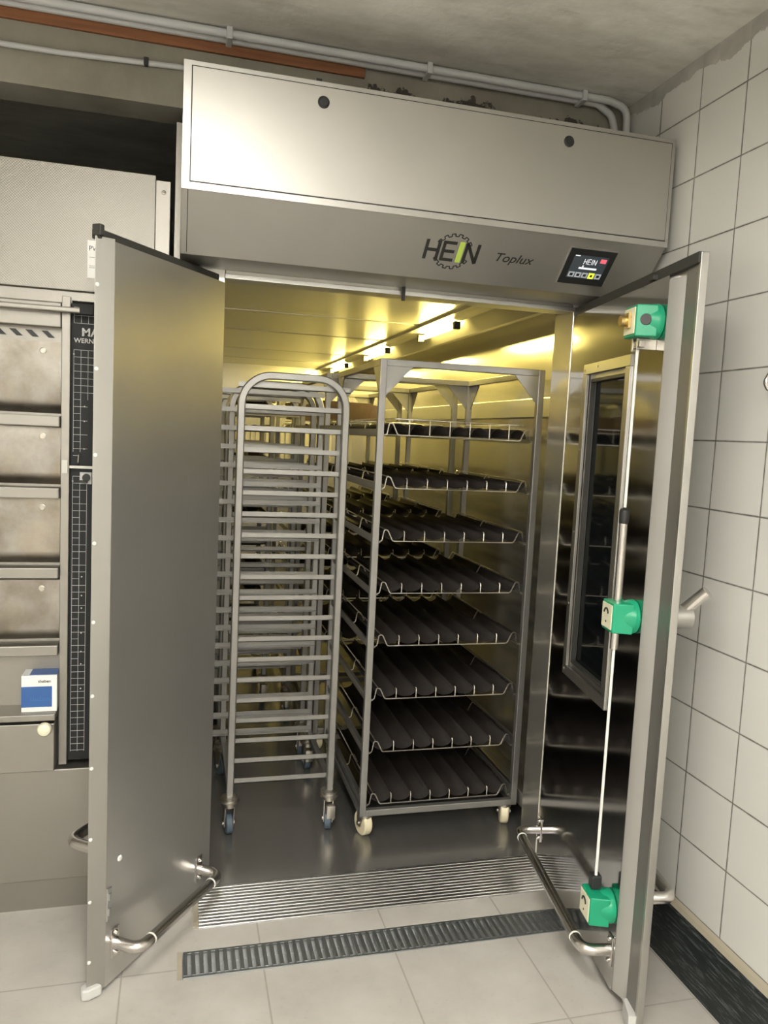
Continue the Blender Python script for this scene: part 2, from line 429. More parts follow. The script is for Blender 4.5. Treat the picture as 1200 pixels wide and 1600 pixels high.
# (all header sub-parts are built in the header's own coordinates = world coordinates before parenting)
H(MB().box(-.116, 1.342, -.3345, -.33, 2.2425, 2.537).build('access_panel', 'header', bevel=.001))
H(MB().box(-.1185, -.1155, -.332, -.3285, 2.24, 2.54).box(-.1185, 1.3445, -.332, -.3285, 2.5362, 2.5395).box(-.1185, 1.3445, -.332, -.3285, 2.2395, 2.2432).box(1.3415, 1.3445, -.332, -.3285, 2.24, 2.54).build('shadow_gap', 'black'))
H(MB().box(-.139, 1.355, -.3325, -.33, 2.2215, 2.2395).box(-.139, 1.355, -.3325, -.33, 2.5395, 2.551).box(-.139, -.1185, -.3325, -.33, 2.2395, 2.5395).box(1.3445, 1.355, -.3325, -.33, 2.2395, 2.5395).build('header_frame', 'trimsteel'))
for x, z in ((.237, 2.496), (.988, 2.495)):
    H(MB().lathe([(.0165, 0), (.0165, .002), (.013, .005), (.011, .003), (.001, .003)], (x, -.3345, z), (0, -1, 0)).build('panel_lock', 'black', smooth=True))
H(MB().box(.22, .236, -.30, -.28, 2.551, 2.572).build('cable_clip', 'black'))
CH = Matrix.Translation((0, -.3265, 2.2275)) @ Matrix.Rotation(math.radians(135), 4, 'X')   # frame on the slanted face, x right, y up the slope
def slope(mb, name, mat, **k): return H(mb.build(name, mat, matrix=CH, **k))
slope(MB().box(-.1225, -.1205, -.2, 0, -.001, .0006), 'shadow_gap', 'black')
slope(MB().box(-.139, 1.355, -.0035, 0.0, -.001, .0008), 'shadow_gap', 'trimsteel')
def stroke(b, p, q, wd, h=.0012):
    p = Vector((*p, 0)); q = Vector((*q, 0)); d = (q - p).normalized(); nn = Vector((-d.y, d.x, 0)) * wd / 2
    A = [p + nn, p - nn, q - nn, q + nn]
    vs = [b.bm.verts.new(v + Vector((0, 0, -.0005))) for v in A] + [b.bm.verts.new(v + Vector((0, 0, h))) for v in A]
    for f in ((0, 1, 2, 3), (7, 6, 5, 4), (0, 4, 5, 1), (1, 5, 6, 2), (2, 6, 7, 3), (3, 7, 4, 0)): b.bm.faces.new([vs[i] for i in f])
vt, vb = -.070, -.136; vm = -.103; sw = .0100
b = MB()
stroke(b, (.580, vt), (.580, vb), sw); stroke(b, (.618, vt), (.618, vb), sw); stroke(b, (.580, vm), (.618, vm), sw)
slope(b, 'brand_letter', 'ink'); b = MB()
stroke(b, (.634, vt), (.634, vb), sw); stroke(b, (.630, vt - .004), (.672, vt - .004), sw); stroke(b, (.630, vm), (.670, vm), sw); stroke(b, (.630, vb + .004), (.672, vb + .004), sw)
slope(b, 'brand_letter', 'ink'); b = MB()
stroke(b, (.706, vt), (.706, vb), sw); stroke(b, (.744, vt), (.744, vb), sw); stroke(b, (.706, vt), (.744, vb), sw)
slope(b, 'brand_letter', 'ink')
b = MB(); stroke(b, (.689, vt + .002), (.689, vb - .002), .0165, .001); slope(b, 'green_letter', 'lime')
cx, cy = .665, -.103
for a0, a1 in ((22, 158), (202, 338)):
    b = MB()
    pts = []; nt = 6
    for k in range(nt):
        for j, rr in enumerate((.052, .052, .060, .060)):
            a = math.radians(a0 + (a1 - a0) * (k + j / 4 + (.0 if j in (1, 3) else .0)) / nt)
            pts.append((cx + rr * math.cos(a) * 1.02, cy + rr * math.sin(a)))
            if j == 1: pts.append((cx + .060 * math.cos(a) * 1.02, cy + .060 * math.sin(a)))
            if j == 3: pts.append((cx + .052 * math.cos(a) * 1.02, cy + .052 * math.sin(a)))
    for p, q in zip(pts, pts[1:]):
        if (Vector(p) - Vector(q)).length > 1e-5: stroke(b, p, q, .0032, .0008)
    slope(b, 'gear_emblem', 'ink')
text('model_lettering', 'Toplux', .042, 'ink', hd, CH @ Matrix.Translation((.809, -.118, .0005)), width=.126, shear=.25)
# control screen
sc_ = slope(MB().box(1.034, 1.202, -.167, -.034, -.001, .008, bev=.002), 'screen_housing', 'trimsteel')
slope(MB().box(1.038, 1.198, -.163, -.038, .008, .010, bev=.0006), 'control_screen', 'panelblack')
slope(MB().box(1.058, 1.178, -.140, -.058, .0100, .0104), 'screen_display', 'screen_grey')
b = MB()
for p, q in (((1.098, -.070), (1.098, -.088)), ((1.107, -.070), (1.107, -.088)), ((1.098, -.079), (1.107, -.079)),
             ((1.112, -.070), (1.112, -.088)), ((1.112, -.070), (1.120, -.070)), ((1.112, -.079), (1.120, -.079)), ((1.112, -.088), (1.120, -.088)),
             ((1.125, -.070), (1.125, -.088)), ((1.130, -.070), (1.130, -.088)), ((1.140, -.070), (1.140, -.088)), ((1.130, -.070), (1.140, -.088))):
    stroke(b, p, q, .0013, .0114)
stroke(b, (1.088, -.103), (1.150, -.103), .006, .0114); stroke(b, (1.098, -.096), (1.102, -.096), .006, .0114)
slope(b, 'screen_graphics', 'screen_white')
b = MB()
for k in (0, 1, 2, 4):
    x = 1.062 + k * .0235; stroke(b, (x, -.1275), (x + .020, -.1275), .018, .0112)
slope(b, 'screen_icons', 'screen_mid')
b = MB()
for k in (0, 1, 2, 4):
    x = 1.067 + k * .0235; stroke(b, (x, -.1275), (x + .010, -.1275), .009, .0116)
slope(b, 'icon_symbols', 'panelblack')
b = MB(); stroke(b, (1.1325, -.1275), (1.1525, -.1275), .020, .0113); slope(b, 'green_icon', 'screen_lime')
b = MB(); stroke(b, (1.139, -.1275), (1.146, -.1275), .008, .0118); slope(b, 'icon_symbols', 'panelblack')
b = MB(); stroke(b, (1.152, -.072), (1.172, -.072), .014, .0112); slope(b, 'red_icon', 'screen_red')
b = MB(); stroke(b, (1.060, -.0605), (1.076, -.0605), .003, .0112); slope(b, 'screen_graphics', 'screen_white')
# outer side panel towards the oven
P(MB().box(-.158, -.1405, -.02, 4.2, .0, 2.50).build('side_panel', 'oven'))

# ---- doors (local frame: x = along the leaf from the hinge, y*sg = towards the outer face, z up)
def bumper(sa, sb, z, y0, out, r=.0165):
    pts = [(sa, y0, z), (sa, y0 + out, z), (sb, y0 + out, z), (sb, y0, z)]
    return fillet(pts, .055, 8)
def door(name, ox, oy, ang, sg, Lp, Lf, label):
    Lb = Lf - .002 if Lf < .6 else .80
    slab = MB(); Z0, Z1 = .028, 2.066
    slab.prism([(-.01, .024 * sg), (-.01, .062 * sg), (Lb, .062 * sg), (Lb, .036 * sg), (Lf, .036 * sg), (Lf, .024 * sg)], 2, Z0 - .008, Z1)
    d = slab.build(name, 'trimsteel', bevel=.002); d.parent = ch; d.location = (ox - .6, oy, 0); d.rotation_euler = (0, 0, ang); d['label'] = label
    def D(mb, nm, mt, **k):
        o = mb.build(nm, mt, **k); o.parent = d; return o
    return d, D
# left leaf
aL = math.atan2(-.816, -.577)
dl, D = door('door', 0, 0, aL, -1, .515, .512, 'narrow plain left leaf')
D(MB().box(.0, .515, -.024, 0, .012, 2.043), 'inner_panel', 'doorsteel')
D(MB().prism([(.515, 0.0005), (.512, -.05), (.520, -.05), (.561, -.0245)], 2, .012, 2.05), 'edge_profile', 'trimsteel', bevel=.0015)
b = MB()
for z in (.105, .28, .46, .66, .86, 1.06, 1.27, 1.5, 1.72, 1.93):
    b.lathe([(.005, -.001), (.005, .0015), (.002, .003)], (.555, -.0208, z), (.45, .89, 0), 10)
D(b, 'screws', 'white', smooth=True)
D(MB().box(-.005, .556, -.040, -.016, 2.043, 2.068).box(.545, .562, -.034, -.008, 2.050, 2.078), 'top_gasket', 'gasket', bevel=.003)
D(MB().tube(bumper(.065, .478, .125, 0, .085), .0165, 16), 'bumper_bar', 'tube', smooth=True)
D(MB().tube(bumper(.065, .500, .40, -.062, -.085), .0165, 16), 'bumper_bar', 'tube', smooth=True)
for s in (.065, .478):
    b = MB().lathe([(.006, 0), (.0065, .002), (.005, .003)], (s, .002, .163), (0, 1, 0), 10)
    b.box(s - .017, s + .017, 0, .004, .082, .17, bev=.0015)
    for z in (.096, .156): b.lathe([(.007, 0), (.007, .004), (.003, .008)], (s, .004, z), (0, 1, 0), 12)
    D(b, 'bar_flange', 'tube', smooth=True)
    q = .12 if s < .2 else .423
    D(MB().lathe([(.0178, -.002), (.0178, .002)], (q, .085, .125), (1, 0, 0), 20), 'clip_ring', 'white', smooth=True)
D(MB().lathe([(.009, 0), (.009, .001), (.007, .003)], (.46, 0, .364), (0, 1, 0), 16), 'cover_cap', 'white', smooth=True)
D(MB().box(.495, .513, 0, .003, .205, .30).box(.499, .509, .003, .006, .22, .24).box(.499, .509, .003, .006, .265, .285), 'latch_plate', 'alu', bevel=.001)
b = MB().prism([(.53, .006), (.566, -.010), (.578, -.026), (.562, -.045), (.53, -.04)], 2, .002, .034)
D(b, 'plastic_foot', 'foot', bevel=.006)

# right leaf
aR = math.atan2(-.988, -.156)
dr, D = door('door', 1.22, 0, aR, 1, .742, .871, 'wide right leaf with a window, mirror-like inner face and green lock boxes')
WS0, WS1, WZ0, WZ1 = .158, .545, .79, 1.856
b = MB(); b.box(0, WS0, 0, .024, .03, 2.04); b.box(WS1, .742, 0, .024, .03, 2.04); b.box(WS0, WS1, 0, .024, .03, WZ0); b.box(WS0, WS1, 0, .024, WZ1, 2.04)
D(b, 'inner_panel', 'doormirror')
D(MB().prism([(.742, -.0005), (.742, .03), (.800, .03), (.796, .0235)], 2, .035, 2.030), 'edge_profile', 'edge', bevel=.003)
D(MB().box(.798, .864, .0195, .024, .04, 2.05), 'edge_strip', 'edgedark')
D(MB().box(.862, .873, .016, .037, .015, 2.073), 'edge_lip', 'trimsteel', bevel=.002)
D(MB().box(-.012, .872, .010, .026, 2.045, 2.074).box(.62, .65, -.004, .02, 2.045, 2.06), 'top_gasket', 'gasket', bevel=.003)
def ring(b, a0, a1, c0, c1, wd, y0, y1):
    b.box(a0, a1, y0, y1, c0, c0 + wd); b.box(a0, a1, y0, y1, c1 - wd, c1); b.box(a0, a0 + wd, y0, y1, c0 + wd, c1 - wd); b.box(a1 - wd, a1, y0, y1, c0 + wd, c1 - wd)
wf = MB(); ring(wf, WS0, WS1, WZ0, WZ1, .034, -.006, .004); wf = D(wf, 'window_frame', 'trimsteel', bevel=.0015)
b = MB(); ring(b, WS0 + .034, WS1 - .034, WZ0 + .034, WZ1 - .034, .022, .006, .024); D(b, 'window_seal', 'trimsteel')
b = MB(); ring(b, WS0 + .050, WS1 - .050, WZ0 + .050, WZ1 - .050, .010, .004, .018); D(b, 'window_gasket', 'gasket')
D(MB().box(WS0 + .03, WS1 - .03, .020, .0235, WZ0 + .03, WZ1 - .03), 'window_pane', 'glass')
b = MB()
for s, z in ((WS0 + .015, WZ1 - .02), (WS0 + .13, WZ1 - .015), (WS0 + .015, WZ0 + .5), (WS0 + .015, WZ0 + .02), (WS0 + .015, WZ0 + .25), (WS0 + .015, WZ0 + .78)):
    b.lathe([(.004, 0), (.004, .0015), (.002, .002)], (s, -.006, z), (0, -1, 0), 8)
D(b, 'frame_screws', 'cast', smooth=True)
# green lock boxes
for i, z in enumerate((1.925, 1.117, .262)):
    b = MB(); s = .694
    b.lathe([(.047, 0), (.047, .004), (.048, .006), (.047, .018), (.040, .034), (.034, .046)], (s, 0, z), (0, -1, 0), 32)
    big = i == 0
    b.prism([(s - .048, -.018), (s - .048, -.074), (s + .028, -.074), (s + .040, -.018)], 2, z - .044, z + .040)
    g = D(b, 'lock_box', 'green', bevel=.004)
    D(MB().box(s - .044, s + .024, -.0765, -.074, z - .036, z + .033, bev=.001), 'lock_label', 'cream')
    a = math.radians(60)
    pts = [(s - .012 + .014 * math.cos(t), -.0769, z + .006 + .013 * math.sin(t)) for t in [PI * k / 8 for k in range(9)]]
    D(MB().tube(pts, .003, 6), 'label_print', 'ink')
    D(MB().lathe([(.003, 0), (.003, .001)], (s - .012, -.0765, z - .018), (0, -1, 0), 8), 'label_dot', 'ink')
    if i == 0:
        D(MB().lathe([(.0165, 0), (.0165, .012), (.014, .016)], (s + .020, -.045, z), (.86, -.3, .0), 20), 'lock_knob', 'black', smooth=True)
        D(MB().cyl((s - .016, -.07, z), (s - .016, -.10, z), .014).box(s - .020, s + .006, -.078, -.086, z - .02, z + .02), 'lock_bolt', 'brass', smooth=True)
    if i == 2:
        D(MB().box(s - .035, s - .005, -.06, -.03, z + .044, z + .085, bev=.004), 'rod_cap', 'black')
        D(MB().cyl((s - .024, -.046, z - .0), (s - .024, -.046, z + .07), .009), 'rod_sleeve', 'tube', smooth=True)
RS, RO = .68, -.046
D(MB().cyl((RS, RO, 1.42), (RS, RO, 1.875), .0042), 'lock_rod', 'white', smooth=True)
D(MB().cyl((RS, RO, .33), (RS, RO, 1.02), .0042), 'lock_rod', 'white', smooth=True)
D(MB().cyl((RS, RO, 1.02), (RS, RO, 1.40), .0115), 'rod_sleeve', 'tube', smooth=True)
D(MB().lathe([(.0125, 0), (.0135, .01), (.0145, .03), (.0140, .037), (.009, .042)], (RS, RO, 1.375), (0, 0, 1), 20), 'rod_cap', 'black', smooth=True)
D(MB().box(RS - .018, RS + .03, RO - .008, RO + .008, 1.855, 1.872).box(RS - .018, RS - .008, RO - .012, RO + .012, 1.845, 1.885).box(RS + .008, RS + .016, RO - .01, 0, 1.85, 1.88), 'rod_bracket', 'cast', bevel=.0015)
D(MB().tube(bumper(.028, .715, .14, 0, -.085), .0165, 16), 'bumper_bar', 'tube', smooth=True)
D(MB().tube(bumper(.06, .80, .35, .062, .095 - .03), .0165, 16), 'bumper_bar', 'tube', smooth=True)
for s in (.028, .715):
    b = MB().box(s - .017, s + .017, -.004, 0, .097, .185, bev=.0015)
    for z in (.108, .174): b.lathe([(.007, 0), (.007, .004), (.003, .008)], (s, -.004, z), (0, -1, 0), 12)
    D(b, 'bar_flange', 'tube', smooth=True)
    q = .085 if s < .2 else .655
    D(MB().lathe([(.0178, -.002), (.0178, .002)], (q, -.085, .14), (1, 0, 0), 20), 'clip_ring', 'white', smooth=True)
D(MB().prism([(.80, .01), (.868, -.004), (.872, .02), (.80, .03)], 2, .002, .055).lathe([(.005, 0), (.005, .003)], (.80, .012, .05), (0, -1, 0), 8), 'plastic_foot', 'foot', bevel=.003)
# outer lever handle
hz = 1.135
h = MB().cyl((.76, .06, hz), (.76, .125, hz), .032, n=28).lathe([(.036, 0), (.036, .006)], (.76, .062, hz), (0, 1, 0), 28)
D(h, 'handle_boss', 'trimsteel', smooth=True)
D(MB().cyl((.76, .105, hz + .015), (.798, .150, hz + .078), .0165, n=20), 'lever_handle', 'tube', smooth=True)

# ================================================================== RACKS
def caster(b_w, b_m, x, y, z_top, r, wd, ang, dx=.02):
    """wheel into b_w, fork and plate into b_m; ang is the heading of the wheel"""
    c, s_ = math.cos(ang), math.sin(ang); ax = Vector((-s_, c, 0)); f = Vector((c, s_, 0))
    ctr = Vector((x, y, r + .018)) + f * dx
    b_w.lathe([(r * .3, -wd / 2), (r * .9, -wd / 2), (r, -wd * .36), (r, wd * .36), (r * .9, wd / 2), (r * .3, wd / 2)], ctr, ax, 28)
    for sg in (-1, 1):
        o = ax * (wd / 2 + .004) * sg
        p = [Vector((x, y, z_top - .008)) + o - f * .018, Vector((x, y, z_top - .008)) + o + f * .026, ctr + o + f * .012 - Vector((0, 0, .012)), ctr + o - f * .012 - Vector((0, 0, .012))]
        vs = [b_m.bm.verts.new(q + ax * .0015) for q in p] + [b_m.bm.verts.new(q - ax * .0015) for q in p]
        for fc in ((0, 1, 2, 3), (7, 6, 5, 4), (0, 4, 5, 1), (1, 5, 6, 2), (2, 6, 7, 3), (3, 7, 4, 0)): b_m.bm.faces.new([vs[i] for i in fc])
        b_m.cyl(ctr + ax * (wd / 2 + .004) * sg, ctr + ax * (wd / 2 + .011) * sg, .008, n=10)
    b_m.cyl((x, y, z_top - .012), (x, y, z_top), .028, n=20)

# --- ladder rack (20 runner levels): origin at front-left post foot
def ladder_rack(label):
    t = thing('tray_trolley', label, 'trolley', (0, 0, 0), 0, 'empty runner trolleys')
    W, Dp, ZT, pw = .392, .54, 1.80, .028
    for k, y in enumerate((0, Dp)):
        pts = [(0, y, .172)] + arc((.11, y, ZT - .11 - pw / 2), .11, PI, PI / 2, 10, (1, 0, 0), (0, 0, 1)) + arc((W - .11, y, ZT - .11 - pw / 2), .11, PI / 2, 0, 10, (1, 0, 0), (0, 0, 1)) + [(W, y, .172)]
        h_ = pw / 2; e = .004
        sec = [(-h_, -h_ + e), (-h_ + e, -h_), (h_ - e, -h_), (h_, -h_ + e), (h_, h_ - e), (h_ - e, h_), (-h_ + e, h_), (-h_, h_ - e)]
        MB().sweep(pts, sec, up=(0, 1, 0)).build('end_frame', 'rack', t, smooth=True)
    rn = None
    for k, (y, sg) in enumerate(((pw / 2, 1), (Dp - pw / 2, -1))):
        for i in range(20):
            z = .224 + i * .0803
            if rn is None or i == 0:
                xa, xb = (-.010, W + .018) if k == 0 else (-.046, W + .010)
                b = MB(); b.box(xa, xb, 0, .0025 * sg, -.010, .010); b.box(xa, xb, 0, .026 * sg, -.010, -.0075)
                for xx in (xa + .010, xa + .030, W, xb - .006): b.cyl((xx, 0, .003), (xx, -.003, .003), .0025, n=8)
                rn = b.build('runner', 'rack', t); rn.location = (0, y, z)
            else:
                c = rn.copy(); COL.objects.link(c); c.parent = t; c.location = (0, y, z)
    for x in (0, W):
        MB().box(x - .011, x + .011, .014, Dp - .014, .188, .212).build('base_bar', 'rack', t)
        MB().box(x - .008, x + .008, .014, Dp - .014, 1.60, 1.618).build('cross_bar', 'rack', t) if x else None
    for x in (0, W):
        for y in (0, Dp):
            bw, bm_ = MB(), MB()
            ang = {(0, 0): PI / 2 + .1, (W, 0): -PI / 2 - .25, (0, Dp): PI / 2 + .5, (W, Dp): PI / 2}[(x, y)]
            caster(bw, bm_, x, y, .145, .040, .026, ang, .012)
            bm_.lathe([(.022, 0), (.036, .004), (.038, .012), (.030, .018), (.034, .024), (.034, .028), (.020, .034)], (x, y, .142), (0, 0, 1), 24)
            if x: bm_.box(x - .017, x + .017, y - .052, y - .024, .072, .125, bev=.003)
            cf = bm_.build('caster_fork', 'cast', t, smooth=True)
            bw.build('caster_wheel', 'bluewheel', cf, smooth=True)
    return t
FZ = .018
ra = ladder_rack('empty rounded-top steel tray trolley nearest the camera, on the left inside the chamber'); ra.location = (.088, .355, FZ - .018)
rb_ = copy_tree(ra); rb_.location = (.085, 1.08, 0); rb_['label'] = 'empty rounded-top tray trolley standing directly behind the front left one'
rc_ = copy_tree(ra); rc_.location = (-.02, 1.86, 0); rc_.rotation_euler = (0, 0, .0); rc_['label'] = 'rearmost rounded-top tray trolley on the left, loaded with dark baking sheets'
# dark baking sheets in the rearmost ladder trolley
bs = None
ordn = ['topmost', 'second from top', 'third from top', 'fourth from top', 'fifth from top', 'sixth from top', 'seventh from top', 'eighth from top', 'lowest']
for i in range(9):
    z = 1.745 - i * .1606
    if bs is None:
        b = MB(); b.box(-.190, .190, -.235, .235, 0, .003); b.sweep([(-.19, -.235, .012), (.19, -.235, .012), (.19, .235, .012), (-.19, .235, .012)], [(-.010, -.002), (.010, -.002), (.010, .002), (-.010, .002)], closed=True, up=(0, 0, 1))
        for k in range(4): b.lathe([(.001, 0), (.034, .004), (.040, .018), (.030, .034), (.001, .040)], (-.13 + k * .087, -.12 + (k % 2) * .2, .003), (0, 0, 1), 14)
        bs = b.build('baking_sheet', 'sheet'); o = bs
    else: o = bs.copy(); COL.objects.link(o)
    o.location = (.176, 2.13, z - .012)
    tag(o, 'dark loaded baking sheet in the rear left trolley, ' + ordn[i] + ' of nine', 'baking sheet', 'dark sheets in the rear left trolley')

# --- baguette rack
LV = [1.604, 1.404, 1.203, 1.002, .797, .587, .375, .163]
def baguette_rack(label):
    t = thing('baguette_rack', label, 'rack', (0, 0, 0), 0, 'square baguette racks')
    W, Dp, ZB, ZT, pw = .66, .80, .108, 1.868, .025
    def post(x, y): MB().box(x - pw / 2, x + pw / 2, y - pw / 2, y + pw / 2, ZB, ZT, bev=.002).build('post', 'rack', t)
    for x in (pw / 2, W - pw / 2):
        for y in (pw / 2, Dp - pw / 2): post(x, y)
    for z in (ZB + pw / 2, ZT - pw / 2):
        for y in (pw / 2, Dp - pw / 2): MB().box(pw, W - pw, y - pw / 2, y + pw / 2, z - pw / 2, z + pw / 2, bev=.002).build('frame_bar', 'rack', t)
        for x in (pw / 2, W - pw / 2): MB().box(x - pw / 2, x + pw / 2, pw, Dp - pw, z - pw / 2, z + pw / 2, bev=.002).build('frame_bar', 'rack', t)
    g = .10
    for y, s in ((.004, 1), (Dp - .004, -1)):
        for x, sx in ((pw, 1), (W - pw, -1)):
            MB().prism([(x - sx * .0, ZT - pw), (x + sx * g, ZT - pw), (x + sx * .0, ZT - pw - g * 1.1)], 1, y, y + s * .004).build('gusset', 'rack', t)
    for x, sx in ((.004, 1), (W - .004, -1)):
        for y, s in ((pw, 1), (Dp - pw, -1)):
            MB().prism([(y, ZT - pw), (y + s * g, ZT - pw), (y, ZT - pw - g * 1.1)], 0, x, x + sx * .004).build('gusset', 'rack', t)
    rn = {}
    for i, z in enumerate(LV):
        for x, sx in ((.006, 1), (W - .006, -1)):
            if sx not in rn:
                rn[sx] = MB().box(0, .003 * sx, .02, Dp - .02, 0, .028).box(0, .030 * sx, .02, Dp - .02, 0, .003).build('runner', 'rack', t); o = rn[sx]
            else: o = rn[sx].copy(); COL.objects.link(o); o.parent = t
            o.location = (x, 0, z - .022)
    for k, (x, y, a) in enumerate(((.03, .03, PI / 2 + .25), (W - .04, .03, PI / 2 - .3), (.04, Dp - .04, PI / 2 + .1), (W - .04, Dp - .04, PI / 2))):
        bw, bm_ = MB(), MB(); caster(bw, bm_, x, y, ZB, .049, .034, a, .012)
        cf = bm_.build('caster_fork', 'cast', t, smooth=True); wh = bw.build('caster_wheel', 'creamwheel', cf, smooth=True)
    return t
B0 = baguette_rack('square-framed steel baguette rack nearest the camera, on the right inside the chamber'); B0.location = (.578, .232, FZ - .018)
B1 = copy_tree(B0); B1.location = (.535, 1.09, 0); B1['label'] = 'square-framed baguette rack standing directly behind the front right one'
B2 = copy_tree(B0); B2.location = (.50, 1.97, 0); B2['label'] = 'rearmost square-framed baguette rack by the back wall of the chamber'

# --- baguette tray: origin at middle of front edge; x centred, y depth
def tray(inv):
    t = thing('baguette_tray', '', 'tray')
    N, wd, n = 7, .566, 10; Lb = .755; p = []
    for k in range(N):
        for j in range(n + (1 if k == N - 1 else 0)):
            a = PI * j / n; x = -wd / 2 + wd / N * (k + .5 - .5 * math.cos(a)); p.append((x, .036 - .029 * math.sin(a) ** .8))
    if inv:
        p = []
        for k in range(N):
            xc = -wd / 2 + wd / N * (k + .5)
            p += [(xc - .034 * math.cos(PI * j / n), .010 + .034 * math.sin(PI * j / n)) for j in range(n + 1)]
    b = MB(); A = [b.bm.verts.new((x, .008, z)) for x, z in p]; B = [b.bm.verts.new((x, Lb, z)) for x, z in p]
    for i in range(len(p) - 1): b.bm.faces.new((A[i], A[i + 1], B[i + 1], B[i]))
    b.build('channel_sheet', 'sheet', t, smooth=True, solid=.0016)
    b = MB(); r = .0026; hw = .300
    for y in (0, .38, Lb):
        pts = fillet([(-hw, y, .0), (-hw + .010, y, .003), (-hw + .018, y, .046), (-hw + .032, y, .044), (-hw + .052, y, .002), (hw - .052, y, .002), (hw - .032, y, .044), (hw - .018, y, .046), (hw - .010, y, .003), (hw, y, .0)], .012, 4)
        b.tube(pts, r, 6)
        if y != .38 and not inv:
            for k in range(1, N):
                x = -wd / 2 + wd / N * k; s = 1 if y else -1
                b.tube([(x, y, .002), (x, y + .001 * s, .034), (x, y - .004 * s, .040), (x, y - .012 * s, .040)], .0022, 6)
    for x in (-hw + .024, hw - .024): b.tube([(x, 0, .046), (x, Lb, .046)], r, 6)
    if inv:
        for y in (0.004,):
            b.tube(fillet([(-.27, Lb, .062), (-.27, y, .062), (.27, y, .062), (.27, Lb, .062)], .03, 4), r, 6)
            for k in range(1, 7): b.tube([(-wd / 2 + wd / N * k, y, .062), (-wd / 2 + wd / N * k, y, .002)], .002, 6)
    b.build('wire_frame', 'wire', t, smooth=True)
    return t
tA = tray(False); tI = tray(True); first = True; firstI = True
lvn = ['topmost', 'second from the top', 'third from the top', 'fourth from the top', 'fourth from the bottom', 'third from the bottom', 'second from the bottom', 'lowest']
rk = [(B0, 'front right'), (B1, 'middle right'), (B2, 'rearmost right')]
for ri, (rk_, nm) in enumerate(rk):
    for i, z in enumerate(LV):
        if ri and i > 5: continue
        inv = (i == 0)
        if ri == 2 and i == 1: continue
        if inv and firstI: o = tI; firstI = False
        elif not inv and first: o = tA; first = False
        else: o = copy_tree(tI if inv else tA)
        o.location = (rk_.location.x + .33, rk_.location.y + .016, z - .0155)
        tag(o, ('wire tray with upturned channels' if inv else 'dark grooved baguette tray') + ', ' + lvn[i] + ' in the ' + nm + ' rack', 'tray', 'baguette trays in the ' + nm + ' rack')

# loaf tins resting on the middle rack's top tray and loose ones behind
def tin(x, y, z, rz, tilt, L, W, Hh, label):
    b = MB(); t = .0015
    o_ = [(-W / 2 * .85, 0), (W / 2 * .85, 0), (W / 2, Hh), (-W / 2, Hh)]
    bot = [(-L / 2 * .93, -W / 2 * .85), (L / 2 * .93, -W / 2 * .85), (L / 2 * .93, W / 2 * .85), (-L / 2 * .93, W / 2 * .85)]
    top = [(-L / 2, -W / 2), (L / 2, -W / 2), (L / 2, W / 2), (-L / 2, W / 2)]
    A = [b.bm.verts.new((*p, 0)) for p in bot]; B = [b.bm.verts.new((*p, Hh)) for p in top]
    b.bm.faces.new(A)
    for k in range(4): b.bm.faces.new((A[k], A[(k + 1) % 4], B[(k + 1) % 4], B[k]))
    o = b.build('loaf_tin', 'tin', solid=.003); o.location = (x, y, z); o.rotation_euler = (tilt[0], tilt[1], rz)
    tag(o, label, 'loaf tin', 'brown loaf tins')
tz = 1.604 - .0155 + .065
tin(.66, 1.28, tz + .004, .25, (0, 0), .26, .12, .085, 'brown loaf tin nearest the left post on the middle right rack top tray')
tin(.80, 1.50, tz + .004, -.1, (0, 0), .20, .12, .085, 'brown loaf tin behind the front post on the middle right rack')
tin(.64, 2.22, tz + .004, .1, (0, 0), .28, .13, .10, 'brown loaf tin on top tray of the rearmost right rack')

# ================================================================== DECK OVEN on the left
OY = -.02
ov = thing('deck_oven', 'stainless deck oven with four tiered doors left of the proving chamber', 'oven', (-.6, OY, 0))
OX0 = -1.75
def O(o): o.parent = ov; o.location = (o.location[0] + .6, o.location[1] - OY, o.location[2]); return o
O(MB().box(OX0, -.215, OY + .0, 1.3, 1.974, 2.337, bev=.002).build('hood', 'dimple'))
st = O(MB().box(-.215, -.172, OY + .01, .3, .50, 2.326, bev=.001).build('side_strip', 'oven'))
for z in (2.292, 2.108):
    q = MB().lathe([(.007, 0), (.007, .001), (.004, .0025)], (-.192, OY + .01, z), (0, -1, 0), 12).build('screw', 'cast', smooth=True); q.parent = st
    q = MB().box(-.196, -.188, OY + .0065, OY + .0075, z - .001, z + .001).build('screw_slot', 'black'); q.parent = st
O(MB().box(OX0, -.215, OY + .04, 1.3, .50, 1.974).build('body', 'oven'))
O(MB().box(OX0, -.215, OY + .012, OY + .05, 1.935, 1.974, bev=.003).build('hood_lip', 'oven'))
O(MB().box(OX0, -.48, OY + .0, OY + .05, 1.862, 1.935, bev=.003).build('upper_fascia', 'oven'))
O(MB().box(OX0, -.400, OY - .03, OY - .012, 1.905, 1.921, bev=.004).build('rail', 'oven'))
O(MB().box(-.425, -.385, OY - .032, OY - .008, 1.902, 1.925, bev=.002).build('rail_bracket', 'panelblack'))
b = MB()
for k in range(10):
    x = -.52 - k * .045; b.prism([(x, 1.833), (x + .018, 1.833), (x - .002, 1.852), (x - .02, 1.852)], 1, OY + .030, OY + .034)
O(MB().box(OX0, -.48, OY + .034, OY + .06, 1.79, 1.862).build('vent_strip', 'oven')); O(b.build('vent_slots', 'black'))
O(MB().box(-.478, -.4535, OY - .004, OY + .05, .498, 1.955, bev=.0015).build('front_post', 'oven'))
